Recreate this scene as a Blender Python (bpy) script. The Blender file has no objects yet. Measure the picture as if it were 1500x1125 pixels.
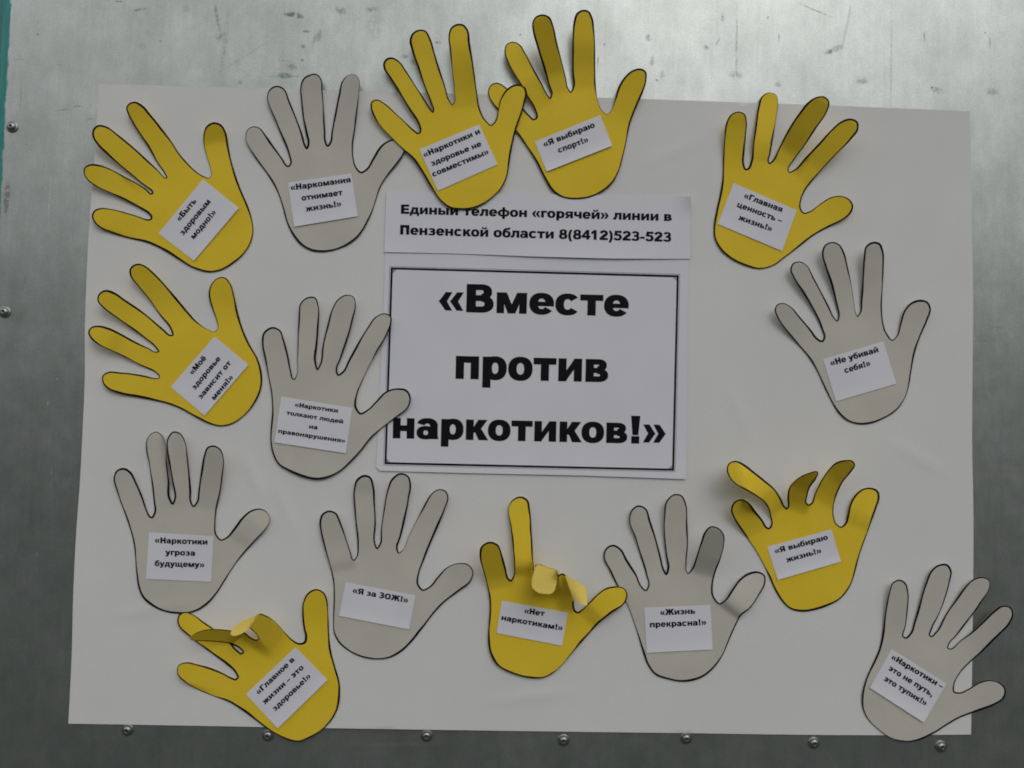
import bpy, bmesh, math, random
import numpy as np
from mathutils import Vector, Euler
from mathutils.geometry import delaunay_2d_cdt
R = math.radians
random.seed(7)
SC = bpy.context.scene
COL = SC.collection

# ------------------------------------------------------------------ camera
WALL_Z = 1.30                       # height of the poster's centre above the floor
CAM_LOC = Vector((-0.039, -0.7542, WALL_Z - 0.0117))
CAM_ROT = Euler((math.pi / 2 + 0.0449, -0.0223, -0.0253), 'XYZ')
FPX = 1167.0                        # focal length in pixels of the 1500 px wide photograph
cd = bpy.data.cameras.new('camera')
cam = bpy.data.objects.new('camera', cd)
COL.objects.link(cam)
cam.location, cam.rotation_euler = CAM_LOC, CAM_ROT
cd.sensor_width, cd.lens = 36.0, 36.0 * FPX / 1500.0
cd.clip_start, cd.clip_end = 0.01, 200
SC.camera = cam

# ------------------------------------------------------------------ sky and sun
SUN_EL, SUN_AZ = 42.0, 20.0         # degrees; azimuth towards +x from the wall's outward normal (-y)
SKY_STRENGTH = 0.10
world = bpy.data.worlds.new('World')
SC.world = world
world.use_nodes = True
nt = world.node_tree
nt.nodes.clear()
def wn(t, **kw):
    n = nt.nodes.new(t)
    for k, v in kw.items():
        setattr(n, k, v)
    return n
out = wn('ShaderNodeOutputWorld')
bg = wn('ShaderNodeBackground')
bg.inputs['Strength'].default_value = SKY_STRENGTH
sky = wn('ShaderNodeTexSky', sky_type='NISHITA')
sky.sun_disc = False
sky.sun_elevation = R(SUN_EL)
sky.sun_rotation = R(180.0 - SUN_AZ)
sky.air_density, sky.dust_density, sky.ozone_density = 1.0, 4.0, 1.0
hs = wn('ShaderNodeHueSaturation')
hs.inputs['Saturation'].default_value = 0.10         # overcast: the cloud takes the blue out
tc = wn('ShaderNodeTexCoord')
sep = wn('ShaderNodeSeparateXYZ')
ramp = wn('ShaderNodeValToRGB')                      # sky above the roofs and trees opposite
ramp.color_ramp.interpolation = 'EASE'
e = ramp.color_ramp.elements
e[0].position, e[0].color = 0.545, (0, 0, 0, 1)
e[1].position, e[1].color = 0.69, (1, 1, 1, 1)
mp = wn('ShaderNodeMath', operation='MULTIPLY_ADD')
mp.inputs[1].default_value, mp.inputs[2].default_value = 0.5, 0.5
mx = wn('ShaderNodeMix', data_type='RGBA')
GROUND = (0.65, 0.725, 0.665, 1)
CLOUD = (15.0, 15.4, 15.3, 1)
mx.inputs[6].default_value = GROUND
L = nt.links.new
L(tc.outputs['Generated'], sep.inputs[0])
L(sep.outputs['Z'], mp.inputs[0])
L(mp.outputs[0], ramp.inputs[0])
L(ramp.outputs[0], mx.inputs[0])
L(sky.outputs[0], hs.inputs['Color'])
cl = wn('ShaderNodeMix', data_type='RGBA')           # even cloud cover over half of the clear sky's variation
cl.inputs[0].default_value = 0.62
cl.inputs[7].default_value = CLOUD
L(hs.outputs[0], cl.inputs[6])
band_ = wn('ShaderNodeValToRGB')                     # the overcast is brightest low down, duller overhead
be = band_.color_ramp.elements
be[0].position, be[0].color = 0.70, (1.0, 1.0, 1.0, 1)
be[1].position, be[1].color = 0.86, (.50, .50, .50, 1)
L(mp.outputs[0], band_.inputs[0])
cb = wn('ShaderNodeMix', data_type='RGBA', blend_type='MULTIPLY')
cb.inputs[0].default_value = 1.0
L(cl.outputs[2], cb.inputs[6])
L(band_.outputs[0], cb.inputs[7])
L(cb.outputs[2], mx.inputs[7])
L(mx.outputs[2], bg.inputs['Color'])
L(bg.outputs[0], out.inputs['Surface'])

sl = bpy.data.lights.new('sun', 'SUN')
sl.energy, sl.angle, sl.color = 0.5, R(32), (1.0, 0.97, 0.94)
sun = bpy.data.objects.new('sun', sl)
COL.objects.link(sun)
sd = Vector((math.sin(R(SUN_AZ)) * math.cos(R(SUN_EL)), -math.cos(R(SUN_AZ)) * math.cos(R(SUN_EL)), math.sin(R(SUN_EL))))
sun.rotation_euler = sd.to_track_quat('Z', 'Y').to_euler()
sun.location = (0.6, -2, 3)

vs = SC.view_settings
SC.display_settings.display_device = 'sRGB'
vs.view_transform, vs.look, vs.exposure, vs.gamma = 'Standard', 'None', -0.25, 1.0
vs.use_curve_mapping = False
SC.cycles.filter_width = 1.8

# ------------------------------------------------------------------ helpers
CM = CAM_ROT.to_matrix()
CMn = np.array(CM)
CLn = np.array(CAM_LOC)
def wall_pt(u, v, mm):
    """points of the wall (arrays of survey coordinates) lifted mm millimetres off its surface"""
    u, v, mm = np.broadcast_arrays(np.asarray(u, float), np.asarray(v, float), np.asarray(mm, float))
    d = np.stack([(u - 750) / FPX, (562.5 - v) / FPX, -np.ones_like(u)], -1) @ CMn.T
    t = (-mm / 1000.0 - CLn[1]) / d[..., 1]
    return CLn + d * t[..., None]

def tag(o, label, cat, group=None, kind=None):
    o['label'], o['category'] = label, cat
    if group: o['group'] = group
    if kind: o['kind'] = kind
    return o
def thing(name, loc, label, cat, group=None):
    o = bpy.data.objects.new(name, None)
    o.empty_display_size = 0.02
    COL.objects.link(o)
    o.location = loc
    return tag(o, label, cat, group)
def link_mesh(name, verts, faces, mats, parent=None, origin=(0, 0, 0), fmats=None, smooth=True):
    o3 = np.array(origin, float)
    me = bpy.data.meshes.new(name)
    me.from_pydata([tuple(p) for p in (np.asarray(verts, float) - o3)], [], [tuple(int(i) for i in f) for f in faces])
    for m in mats: me.materials.append(m)
    if fmats is not None: me.polygons.foreach_set('material_index', list(fmats))
    me.polygons.foreach_set('use_smooth', [smooth] * len(me.polygons))
    me.update()
    o = bpy.data.objects.new(name, me)
    COL.objects.link(o)
    if parent is not None: o.parent = parent
    else: o.location = origin
    return o

def poster_mm(u, v):
    u, v = np.asarray(u, float), np.asarray(v, float)
    h = 2.1 + 0.85 * np.sin(u / 170 + 1.3) * np.sin(v / 210 + .4) + 0.45 * np.sin(u / 83 + v / 140)
    h = h + 1.6 * np.exp(-np.clip(u - 100 - (1060 - v) * .045, 0, None) / 45) * (0.5 + 0.5 * np.sin(v / 105 + 1))
    h = h + 1.3 * np.exp(-np.clip(1424 - u, 0, None) / 45) * (0.5 + 0.5 * np.sin(v / 120 + 2.2))
    for (u0, v0, u1, v1, a) in CREASES:
        L2 = (u1 - u0) ** 2 + (v1 - v0) ** 2
        t = np.clip(((u - u0) * (u1 - u0) + (v - v0) * (v1 - v0)) / L2, 0, 1)
        d = np.hypot(u - u0 - t * (u1 - u0), v - v0 - t * (v1 - v0))
        h = h + 1.5 * a * np.exp(-(d / 9) ** 2) * np.sin(np.pi * np.clip(t, .02, .98))
    return h
CREASES = [(352, 655, 392, 745, .5), (396, 690, 440, 800, .45), (150, 905, 300, 880, .4), (1290, 640, 1400, 700, .4), (1060, 545, 1105, 660, .35), (700, 1030, 860, 1010, .4), (930, 245, 1040, 200, .3)]

def catmull(P, n=4, closed=True):
    P = np.asarray(P, float)
    N = len(P); o = []
    for i in range(N if closed else N - 1):
        if closed: a, b, c, d = P[i - 1], P[i], P[(i + 1) % N], P[(i + 2) % N]
        else: a, b, c, d = P[max(i - 1, 0)], P[i], P[i + 1], P[min(i + 2, N - 1)]
        # centripetal-like tangents: keep short segments from overshooting
        l0, l1, l2 = (max(np.linalg.norm(x), 1e-6) for x in (b - a, c - b, d - c))
        m1 = ((b - a) / l0 * l1 + (c - b)) * .5 if True else 0
        m1 = l1 * (((b - a) / l0) * l1 + ((c - b) / l1) * l0) / (l0 + l1)
        m2 = l1 * (((c - b) / l1) * l2 + ((d - c) / l2) * l1) / (l1 + l2)
        for k in range(n):
            t = k / n
            o.append((2*t**3 - 3*t**2 + 1) * b + (t**3 - 2*t**2 + t) * m1 + (-2*t**3 + 3*t**2) * c + (t**3 - t**2) * m2)
    if not closed: o.append(P[-1])
    return np.array(o)
def area(P):
    x, y = P[:, 0], P[:, 1]
    return .5 * np.sum(x * np.roll(y, -1) - y * np.roll(x, -1))
def inside(pts, P):
    x, y = pts[:, 0], pts[:, 1]
    r = np.zeros(len(pts), bool)
    j = len(P) - 1
    for i in range(len(P)):
        xi, yi, xj, yj = P[i][0], P[i][1], P[j][0], P[j][1]
        if yi != yj:
            c = ((yi > y) != (yj > y)) & (x < (xj - xi) * (y - yi) / (yj - yi) + xi)
            r ^= c
        j = i
    return r
def cdt(points, faces, typ=1):
    v, e_, f, ov, oe, of = delaunay_2d_cdt([Vector((float(a), float(b))) for a, b in points], [], faces, typ, 1e-5, True)
    pv = np.array([(p.x, p.y) for p in v])
    # keep what lies in one of the given faces (not the holes between them) and drop slivers
    f = [q for q, o_ in zip(f, of) if len(o_) and abs(area(pv[list(q)])) > 1e-3]
    return pv, f, of
def flip_to_camera(pv, f):
    """order a face so that it is seen from the front (survey v runs downwards)"""
    P = pv[list(f)]
    return list(f) if area(P) < 0 else list(reversed(f))

# ------------------------------------------------------------------ materials
def mat(name):
    m = bpy.data.materials.new(name)
    m.use_nodes = True
    n = m.node_tree
    return m, n, n.nodes['Principled BSDF']
def node(n, t, **kw):
    x = n.nodes.new(t)
    for k, v in kw.items(): setattr(x, k, v)
    return x
def noise(n, vec, scale, detail=3, rough=.55):
    x = node(n, 'ShaderNodeTexNoise')
    x.inputs['Scale'].default_value, x.inputs['Detail'].default_value, x.inputs['Roughness'].default_value = scale, detail, rough
    if vec is not None: n.links.new(vec, x.inputs['Vector'])
    return x
def ramp_node(n, src, p0, p1, c0=(0, 0, 0, 1), c1=(1, 1, 1, 1)):
    r = node(n, 'ShaderNodeValToRGB')
    e = r.color_ramp.elements
    e[0].position, e[0].color, e[1].position, e[1].color = p0, c0, p1, c1
    n.links.new(src, r.inputs[0])
    return r
def mixc(n, fac, a, b, blend='MIX'):
    m = node(n, 'ShaderNodeMix', data_type='RGBA', blend_type=blend)
    for s, i in ((fac, 0), (a, 6), (b, 7)):
        if isinstance(s, (int, float)): m.inputs[i].default_value = s
        elif isinstance(s, tuple): m.inputs[i].default_value = s
        else: n.links.new(s, m.inputs[i])
    return m.outputs[2]
def math_(n, op, a, b=None, c=None):
    m = node(n, 'ShaderNodeMath', operation=op)
    for i, s in enumerate((a, b, c)):
        if s is None: continue
        if isinstance(s, (int, float)): m.inputs[i].default_value = s
        else: n.links.new(s, m.inputs[i])
    return m.outputs[0]
def mapping(n, src, scale=(1, 1, 1), loc=(0, 0, 0), rot=(0, 0, 0)):
    m = node(n, 'ShaderNodeMapping')
    m.inputs['Scale'].default_value, m.inputs['Location'].default_value, m.inputs['Rotation'].default_value = scale, loc, rot
    n.links.new(src, m.inputs['Vector'])
    return m.outputs[0]

def paper(name, col, col2, rough=.75, blotch=18, grain=900, bump=.08, spec=.25):
    m, n, b = mat(name)
    g = node(n, 'ShaderNodeNewGeometry').outputs['Position']
    a = noise(n, g, blotch, 4)
    f = noise(n, g, grain, 2)
    c = mixc(n, ramp_node(n, a.outputs[0], .35, .68).outputs[0], col, col2)
    k = ramp_node(n, f.outputs[0], .3, .7, (.97, .97, .97, 1), (1.02, 1.02, 1.02, 1))
    c = mixc(n, 1.0, c, k.outputs[0], 'MULTIPLY')
    n.links.new(c, b.inputs['Base Color'])
    b.inputs['Roughness'].default_value = rough
    b.inputs['Specular IOR Level'].default_value = spec
    bp = node(n, 'ShaderNodeBump')
    bp.inputs['Strength'].default_value, bp.inputs['Distance'].default_value = bump, .0004
    n.links.new(f.outputs[0], bp.inputs['Height'])
    n.links.new(bp.outputs[0], b.inputs['Normal'])
    return m
M_POSTER = paper('drawing_paper', (.715, .702, .697, 1), (.752, .74, .735, 1), blotch=9)
M_OFFICE = paper('office_paper', (.725, .717, .783, 1), (.75, .742, .805, 1), rough=.65, grain=1500, bump=.03)
M_YELLOW = paper('yellow_card', (.79, .555, .028, 1), (.83, .59, .038, 1), blotch=25)
M_YELLOW_BACK = paper('yellow_card_reverse', (.80, .60, .12, 1), (.84, .64, .145, 1), blotch=25)
M_GREY = paper('grey_card', (.55, .525, .462, 1), (.59, .562, .497, 1), blotch=25)
def ink(name, c, rough=.6):
    m, n, b = mat(name)
    g = node(n, 'ShaderNodeNewGeometry').outputs['Position']
    a = noise(n, g, 260, 2)
    k = ramp_node(n, a.outputs[0], .3, .75, c, tuple(x * 1.9 for x in c[:3]) + (1,))
    n.links.new(k.outputs[0], b.inputs['Base Color'])
    b.inputs['Roughness'].default_value = rough
    b.inputs['Specular IOR Level'].default_value = .1
    return m
M_TONER = ink('printed_toner', (.0045, .0045, .0055, 1))
M_PEN = ink('pen_ink', (.006, .004, .009, 1))
M_HAIRLINE = ink('faint_print', (.22, .22, .24, 1))

PANEL_L = float(wall_pt(4, 20, 0)[0])
def metal():
    m, n, b = mat('galvanised_metal')
    g = node(n, 'ShaderNodeNewGeometry').outputs['Position']
    big = noise(n, mapping(n, g, (5, 5, 3.4)), 1.0, 5, .6)
    cloud = noise(n, mapping(n, g, (22, 22, 14)), 1.0, 5, .65)
    brush_v = noise(n, mapping(n, g, (230, 1, 9)), 1.0, 3)
    fine = noise(n, g, 700, 3)
    c = mixc(n, ramp_node(n, cloud.outputs[0], .32, .70).outputs[0], (.405, .428, .414, 1), (.535, .557, .543, 1))
    c = mixc(n, 1.0, c, ramp_node(n, brush_v.outputs[0], .3, .7, (.96, .96, .96, 1), (1.02, 1.02, 1.02, 1)).outputs[0], 'MULTIPLY')
    c = mixc(n, 1.0, c, ramp_node(n, fine.outputs[0], .3, .7, (.86, .86, .86, 1), (1.10, 1.10, 1.10, 1)).outputs[0], 'MULTIPLY')
    mott = noise(n, mapping(n, g, (75, 75, 60)), 1.0, 6, .7)
    c = mixc(n, 1.0, c, ramp_node(n, mott.outputs[0], .34, .66, (.925, .925, .925, 1), (1.05, 1.05, 1.05, 1)).outputs[0], 'MULTIPLY')
    scr = noise(n, mapping(n, g, (900, 1, 22), rot=(0, .03, 0)), 1.0, 2)
    c = mixc(n, 1.0, c, ramp_node(n, scr.outputs[0], .60, .74, (1, 1, 1, 1), (.90, .90, .90, 1)).outputs[0], 'MULTIPLY')
    # specks and smears of old dirt
    sp = noise(n, mapping(n, g, (95, 95, 70)), 1.0, 3, .7)
    spm = ramp_node(n, sp.outputs[0], .705, .76)
    c = mixc(n, math_(n, 'MULTIPLY', spm.outputs[0], .35), c, (.16, .18, .17, 1))
    sm = noise(n, mapping(n, g, (16, 1, 60)), 1.0, 4, .7)
    smm = ramp_node(n, sm.outputs[0], .66, .8)
    c = mixc(n, math_(n, 'MULTIPLY', smm.outputs[0], .18), c, (.22, .25, .24, 1))
    dirt = None
    # single smudges, each an ellipse broken up by noise: u, v, half width, half height (mm), tilt, strength, colour
    brk = noise(n, mapping(n, g, (260, 260, 260)), 1.0, 4, .75)
    marks = [(427, 21, 11, 3.2, 0, .95, 'k'), (205, 14, 9, 1.4, -14, .8, 'k'), (416, 111, 9, 4, 0, .95, 'g'), (428, 98, 7, 5, 40, .6, 'g'),
             (500, 16, 8, 5, 20, .6, 'g'), (545, 14, 9, 3, 0, .5, 'g'), (466, 52, 5, 9, 20, .55, 'g'), (322, 55, 4, 6, 40, .5, 'g'), (55, 50, 1.6, 1.6, 0, .9, 'k'), (56, 32, 0.8, 11, 0, .45, 'k'),
             (318, 25, 2.2, 22, -12, .45, 'k'), (330, 58, 3.5, 40, 4, .28, 'k'), (355, 85, 1.5, 45, 55, .22, 'k'), (114, 156, 6, 1.3, -4, .75, 'k'), (92, 161, 8, 1.1, -6, .6, 'k'), (134, 174, 5, 1.1, -4, .7, 'k'),
             (1215, 76, 6, 3.5, -25, .75, 'k'), (1226, 71, 9, 4.5, -25, .5, 'g'), (1034, 70, 4, 3, 30, .7, 'k'), (1079, 60, 1.6, 48, 0, .33, 'k'), (1078, 110, 9, 5, 0, .4, 'k'), (1194, 15, 24, .9, 21, .6, 'k'),
             (1262, 118, 8, 6, 0, .45, 'k'), (1453, 134, 9, 5, 0, .5, 'g'), (1372, 132, 8, 4, 20, .45, 'k'), (876, 88, .8, 8, 2, .9, 'g'), (885, 64, 2, 2, 0, .85, 'k'), (762, 51, 1.4, 1.4, 0, .85, 'k'),
             (642, 62, 4, 2, 0, .7, 'k'), (592, 83, 5, 3, -10, .6, 'k'), (950, 55, 4, 5, 0, .5, 'k'), (955, 90, 3, 8, 0, .4, 'k'), (605, 90, 4, 4, 0, .5, 'k'), (1305, 115, 1.2, 60, 0, .22, 'k'), (1240, 40, 2, 40, 12, .25, 'k'),
             (550, 30, 12, 22, 10, .25, 'g'), (440, 25, 5, 2.5, -10, .8, 'k'), (448, 46, 5, 2, 0, .6, 'k'), (444, 68, 2.5, 3, 0, .85, 'g'), (460, 60, 2, 8, 15, .5, 'g'), (443, 88, 2, 2, 0, .8, 'g'),
             (428, 112, 16, 1, -3, .6, 'g'), (399, 112, 9, .9, 0, .5, 'g'), (423, 90, 14, .8, 8, .45, 'k'), (352, 120, 3, 4, 0, .5, 'g'), (235, 60, 1.5, 1.5, 0, .8, 'k'), (273, 13, 6, 5, 20, .35, 'g'), (208, 67, 5, 6, 30, .25, 'k'),
             (174, 2, 5, 1, 0, .8, 'k'), (90, 95, 5, 1, 0, .5, 'k'), (30, 87, 6, 1.2, 0, .5, 'g'), (1058, 25, 2, 6, 0, .6, 'k'), (1125, 26, 1.5, 2, 0, .8, 'k'), (1141, 55, 1, 5, 0, .7, 'k'), (1052, 60, 1.2, 8, 25, .5, 'k'), (1354, 55, 1.2, 9, 0, .55, 'k'), (1443, 48, 1.4, 1.4, 0, .8, 'k'),
             (1140, 124, 4, 3, 0, .5, 'k'), (1365, 128, 1.4, 1.4, 0, .85, 'k'), (1306, 60, 1, 70, 0, .18, 'k'), (970, 110, 3, 6, 0, .3, 'k'), (962, 118, 2, 2, 0, .6, 'k'), (1450, 62, 1.2, 9, 0, .5, 'k'), (39, 212, 1.6, 1.6, 0, .7, 'k'), (37, 410, 2.2, 6, 0, .4, 'k'), (31, 140, 1.2, 22, 0, .4, 'g'), (10, 290, 4, 24, 0, .75, 'k'),
             (65, 640, 20, 6, 0, .3, 'k'), (40, 655, 16, 8, 0, .3, 'k'), (1430, 500, 30, .9, -4, .35, 'k'), (1470, 690, 30, 4, 0, .25, 'k'), (590, 1090, 60, 3, -3, .3, 'k'), (1215, 1108, 1, 20, -35, .45, 'k'), (1460, 480, 9, 3, 0, .35, 'k')]
    for (u, v, w, h, a, s, k) in marks:
        p = wall_pt(u, v, 0)
        mpn = node(n, 'ShaderNodeMapping', vector_type='TEXTURE')
        mpn.inputs['Location'].default_value = tuple(p)
        mpn.inputs['Rotation'].default_value = (0, R(a), 0)
        mpn.inputs['Scale'].default_value = (w * .00065 * 1.5, 1, h * .00065 * 1.5)
        n.links.new(g, mpn.inputs['Vector'])
        gr = node(n, 'ShaderNodeTexGradient', gradient_type='QUADRATIC_SPHERE')
        n.links.new(mpn.outputs[0], gr.inputs[0])
        f = math_(n, 'MULTIPLY', math_(n, 'POWER', gr.outputs['Fac'], .7), ramp_node(n, brk.outputs[0], .42, .56).outputs[0])
        f = math_(n, 'MULTIPLY', math_(n, 'MINIMUM', math_(n, 'MULTIPLY', f, 3.0), 1.0), s * .75)
        c = mixc(n, f, c, (.09, .085, .08, 1) if k == 'k' else (.12, .20, .17, 1))
        dirt = f if dirt is None else math_(n, 'MAXIMUM', dirt, f)
    # bare bright nicks
    for (u, v, w, h) in [(84, 555, 2, 2), (70, 590, 2, 12), (54, 812, 5, 5), (4, 740, 3, 3), (75, 700, 1.2, 25), (72, 300, .8, 60)]:
        p = wall_pt(u, v, 0)
        mpn = node(n, 'ShaderNodeMapping', vector_type='TEXTURE')
        mpn.inputs['Location'].default_value = tuple(p)
        mpn.inputs['Scale'].default_value = (w * .00065 * 1.4, 1, h * .00065 * 1.4)
        n.links.new(g, mpn.inputs['Vector'])
        gr = node(n, 'ShaderNodeTexGradient', gradient_type='QUADRATIC_SPHERE')
        n.links.new(mpn.outputs[0], gr.inputs[0])
        f = math_(n, 'MULTIPLY', gr.outputs['Fac'], ramp_node(n, brk.outputs[0], .4, .6).outputs[0])
        c = mixc(n, f, c, (.85, .86, .85, 1))
    # teal paint that ran over the sheet's edge: a ragged strip along x = PANEL_L
    sx = node(n, 'ShaderNodeSeparateXYZ')
    n.links.new(g, sx.inputs[0])
    rag = noise(n, mapping(n, g, (160, 1, 46)), 1.0, 5, .7)
    edge = math_(n, 'ADD', math_(n, 'SUBTRACT', sx.outputs['X'], PANEL_L), math_(n, 'MULTIPLY', math_(n, 'SUBTRACT', rag.outputs[0], .5), .0075))
    teal = math_(n, 'SUBTRACT', 1.0, ramp_node(n, math_(n, 'MULTIPLY', edge, 100.0), .66, .78).outputs[0])
    tv = noise(n, mapping(n, g, (300, 1, 25)), 1.0, 4)
    c = mixc(n, teal, c, mixc(n, ramp_node(n, tv.outputs[0], .3, .72).outputs[0], (.012, .19, .18, 1), (.03, .33, .31, 1)))
    n.links.new(c, b.inputs['Base Color'])
    met = math_(n, 'MULTIPLY', math_(n, 'SUBTRACT', 1.0, teal), math_(n, 'SUBTRACT', 1.0, math_(n, 'MULTIPLY', dirt, .8)))
    n.links.new(math_(n, 'MULTIPLY', met, .93), b.inputs['Metallic'])
    ro = math_(n, 'ADD', math_(n, 'MULTIPLY', big.outputs[0], .18), .25)
    ro = math_(n, 'ADD', ro, math_(n, 'MULTIPLY', mott.outputs[0], .08))
    n.links.new(ro, b.inputs['Roughness'])
    bp = node(n, 'ShaderNodeBump')
    bp.inputs['Strength'].default_value, bp.inputs['Distance'].default_value = .12, .0006
    hh = math_(n, 'ADD', math_(n, 'ADD', math_(n, 'MULTIPLY', brush_v.outputs[0], .35), math_(n, 'MULTIPLY', fine.outputs[0], .25)), math_(n, 'MULTIPLY', cloud.outputs[0], .35))
    n.links.new(hh, bp.inputs['Height'])
    n.links.new(bp.outputs[0], b.inputs['Normal'])
    return m
M_METAL = metal()
def simple_metal(name, c, rough, metallic=1.0):
    m, n, b = mat(name)
    g = node(n, 'ShaderNodeNewGeometry').outputs['Position']
    a = noise(n, g, 900, 3)
    k = ramp_node(n, a.outputs[0], .3, .7, tuple(x * .7 for x in c) + (1,), c + (1,))
    n.links.new(k.outputs[0], b.inputs['Base Color'])
    b.inputs['Metallic'].default_value, b.inputs['Roughness'].default_value = metallic, rough
    return m
M_SCREW = simple_metal('zinc_screw', (.42, .43, .41), .38)
M_WASHER = simple_metal('zinc_washer', (.40, .42, .40), .38)
M_SLOT = simple_metal('slot_shade', (.02, .02, .02), .8, 0.0)  # near-black colour paints in the shade of the screw's cross recess
def teal_paint():
    m, n, b = mat('teal_paint')
    g = node(n, 'ShaderNodeNewGeometry').outputs['Position']
    a = noise(n, mapping(n, g, (120, 120, 14)), 1.0, 5, .7)
    k = ramp_node(n, a.outputs[0], .3, .72, (.012, .19, .18, 1), (.03, .33, .31, 1))
    ch = noise(n, mapping(n, g, (140, 140, 60)), 1.0, 4, .7)
    c = mixc(n, ramp_node(n, ch.outputs[0], .66, .70).outputs[0], k.outputs[0], (.05, .045, .04, 1))
    n.links.new(c, b.inputs['Base Color'])
    b.inputs['Roughness'].default_value = .45
    return m
M_TEAL = teal_paint()

# ------------------------------------------------------------------ the metal sheet, its screws and the painted frame
def box(x0, x1, y0, y1, z0, z1):
    v = [(x, y, z) for x in (x0, x1) for y in (y0, y1) for z in (z0, z1)]
    f = [(0, 1, 3, 2), (4, 6, 7, 5), (0, 4, 5, 1), (2, 3, 7, 6), (0, 2, 6, 4), (1, 5, 7, 3)]
    return v, f
panel = thing('metal_panel', (0, 0, WALL_Z), 'dull galvanised metal sheet with smudges and screws, carrying the poster', 'metal panel')
v, f = box(PANEL_L, 1.15, 0, .0015, WALL_Z - .95, WALL_Z + .95)
link_mesh('sheet', v, f, [M_METAL], panel, panel.location, smooth=False)
fl = thing('painted_frame', (PANEL_L - .05, 0, WALL_Z), 'teal painted frame post along the edge of the metal sheet', 'frame')
v, f = box(PANEL_L - .09, PANEL_L - .0016, -.0012, .04, WALL_Z - .95, WALL_Z + .95)
o = link_mesh('post', v, f, [M_TEAL], fl, fl.location, smooth=False)
bv = o.modifiers.new('edge', 'BEVEL'); bv.width, bv.segments = .001, 2

def lathe(profile, n=28):
    V, F = [], []
    for (r, y) in profile:
        for k in range(n):
            a = 2 * math.pi * k / n
            V.append((r * math.cos(a), -y, r * math.sin(a)))
    for i in range(len(profile) - 1):
        for k in range(n):
            a, b2 = i * n + k, i * n + (k + 1) % n
            F.append((a, b2, b2 + n, a + n))
    F.append(tuple((len(profile) - 1) * n + k for k in range(n)))
    return V, F
wv, wf = lathe([(.0056, 0), (.0056, .0006), (.0052, .0009), (.0042, .0011), (.0034, .0011)])
dv, df = lathe([(.0040, .0010), (.00405, .0015), (.0037, .0023), (.0030, .0030), (.0020, .0034), (.0012, .0035), (.0009, .0029), (.0002, .0026)])
s1, f1 = box(-.0013, .0013, -.00362, -.0031, -.0003, .0003)
s2, f2 = box(-.0003, .0003, -.00365, -.0031, -.0013, .0013)
sv, sf = s1 + s2, f1 + [tuple(i + 8 for i in q) for q in f2]
protos = None
for i, (u, v_) in enumerate([(187, 1069), (393, 1077), (625, 1077.5), (825.5, 1084), (1005, 1081), (1192, 1088), (1378, 1093), (18, 186), (7, 457)]):
    p = wall_pt(u, v_, 0) - np.array(panel.location)
    if protos is None:
        a = link_mesh('screw', dv, df, [M_SCREW], panel)
        w_ = link_mesh('washer', wv, wf, [M_WASHER], a)
        s_ = link_mesh('cross_slot', sv, sf, [M_SLOT], a, smooth=False)
        protos = (a, w_, s_)
    else:
        a = protos[0].copy(); COL.objects.link(a); a.parent = panel
        for q in protos[1:]:
            c_ = q.copy(); COL.objects.link(c_); c_.parent = a
    a.location = tuple(p)
    a.rotation_euler = (0, random.uniform(0, 3), 0)

# ------------------------------------------------------------------ sheets of paper
def solid(o, mm, offset=-1.0):
    s = o.modifiers.new('paper_thickness', 'SOLIDIFY')
    s.thickness, s.offset = mm / 1000, offset
    es = o.modifiers.new('crisp_rim', 'EDGE_SPLIT')
    es.split_angle = R(50)
    return s
def sheet(name, P, height, mats, step=9, parent=None, origin=None, mm=.25):
    """flat sheet with outline P; height(u, v) in mm off the wall"""
    P = np.asarray(P, float)
    lo, hi = P.min(0), P.max(0)
    gu, gv = np.meshgrid(np.arange(lo[0] + step / 2, hi[0], step), np.arange(lo[1] + step / 2, hi[1], step))
    g = np.stack([gu.ravel(), gv.ravel()], 1)
    g = g[inside(g, P)]
    pv, f, _ = cdt(np.concatenate([P, g]), [list(range(len(P)))])
    f = [flip_to_camera(pv, q) for q in f]
    W = wall_pt(pv[:, 0], pv[:, 1], height(pv[:, 0], pv[:, 1]))
    if origin is None: origin = W.mean(0)
    o = link_mesh(name, W, f, mats, parent, origin)
    solid(o, mm)
    return o
def densify(P, d=12):
    o = []
    for a, b in zip(P, P[1:] + P[:1]):
        a, b = np.array(a, float), np.array(b, float)
        k = max(1, int(np.linalg.norm(b - a) / d))
        o += [a + (b - a) * t / k for t in range(k)]
    return np.array(o)

left = [(100, 1060), (105, 960), (107, 880), (111, 790), (117.5, 700), (120.5, 640), (124, 560), (124.5, 475), (127, 400), (132, 310), (137, 250), (142, 180), (145, 123)]
top = [(394, 129.5), (530, 133.5), (780, 140), (1000, 147), (1213, 154.5), (1421, 163)]
right = [(1423, 300), (1425.5, 450), (1424.5, 560), (1424, 640), (1426, 760), (1425, 900), (1422.5, 1076)]
bot = [(1292, 1077), (969, 1073.5), (700, 1070), (473, 1066.5), (278, 1063)]
P = np.concatenate([catmull(left, 4, False), catmull([left[-1]] + top, 4, False)[1:], catmull([top[-1]] + right, 4, False)[1:], catmull([right[-1]] + bot + [left[0]], 4, False)[1:-1]])
pl = wall_pt(760, 600, 2)
poster = thing('poster_sheet', tuple(pl), 'large white drawing paper sheet stuck on the metal, under the paper hands', 'poster')
sheet('backing_paper', P, poster_mm, [M_POSTER], 6, poster, poster.location, .3)

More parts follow.
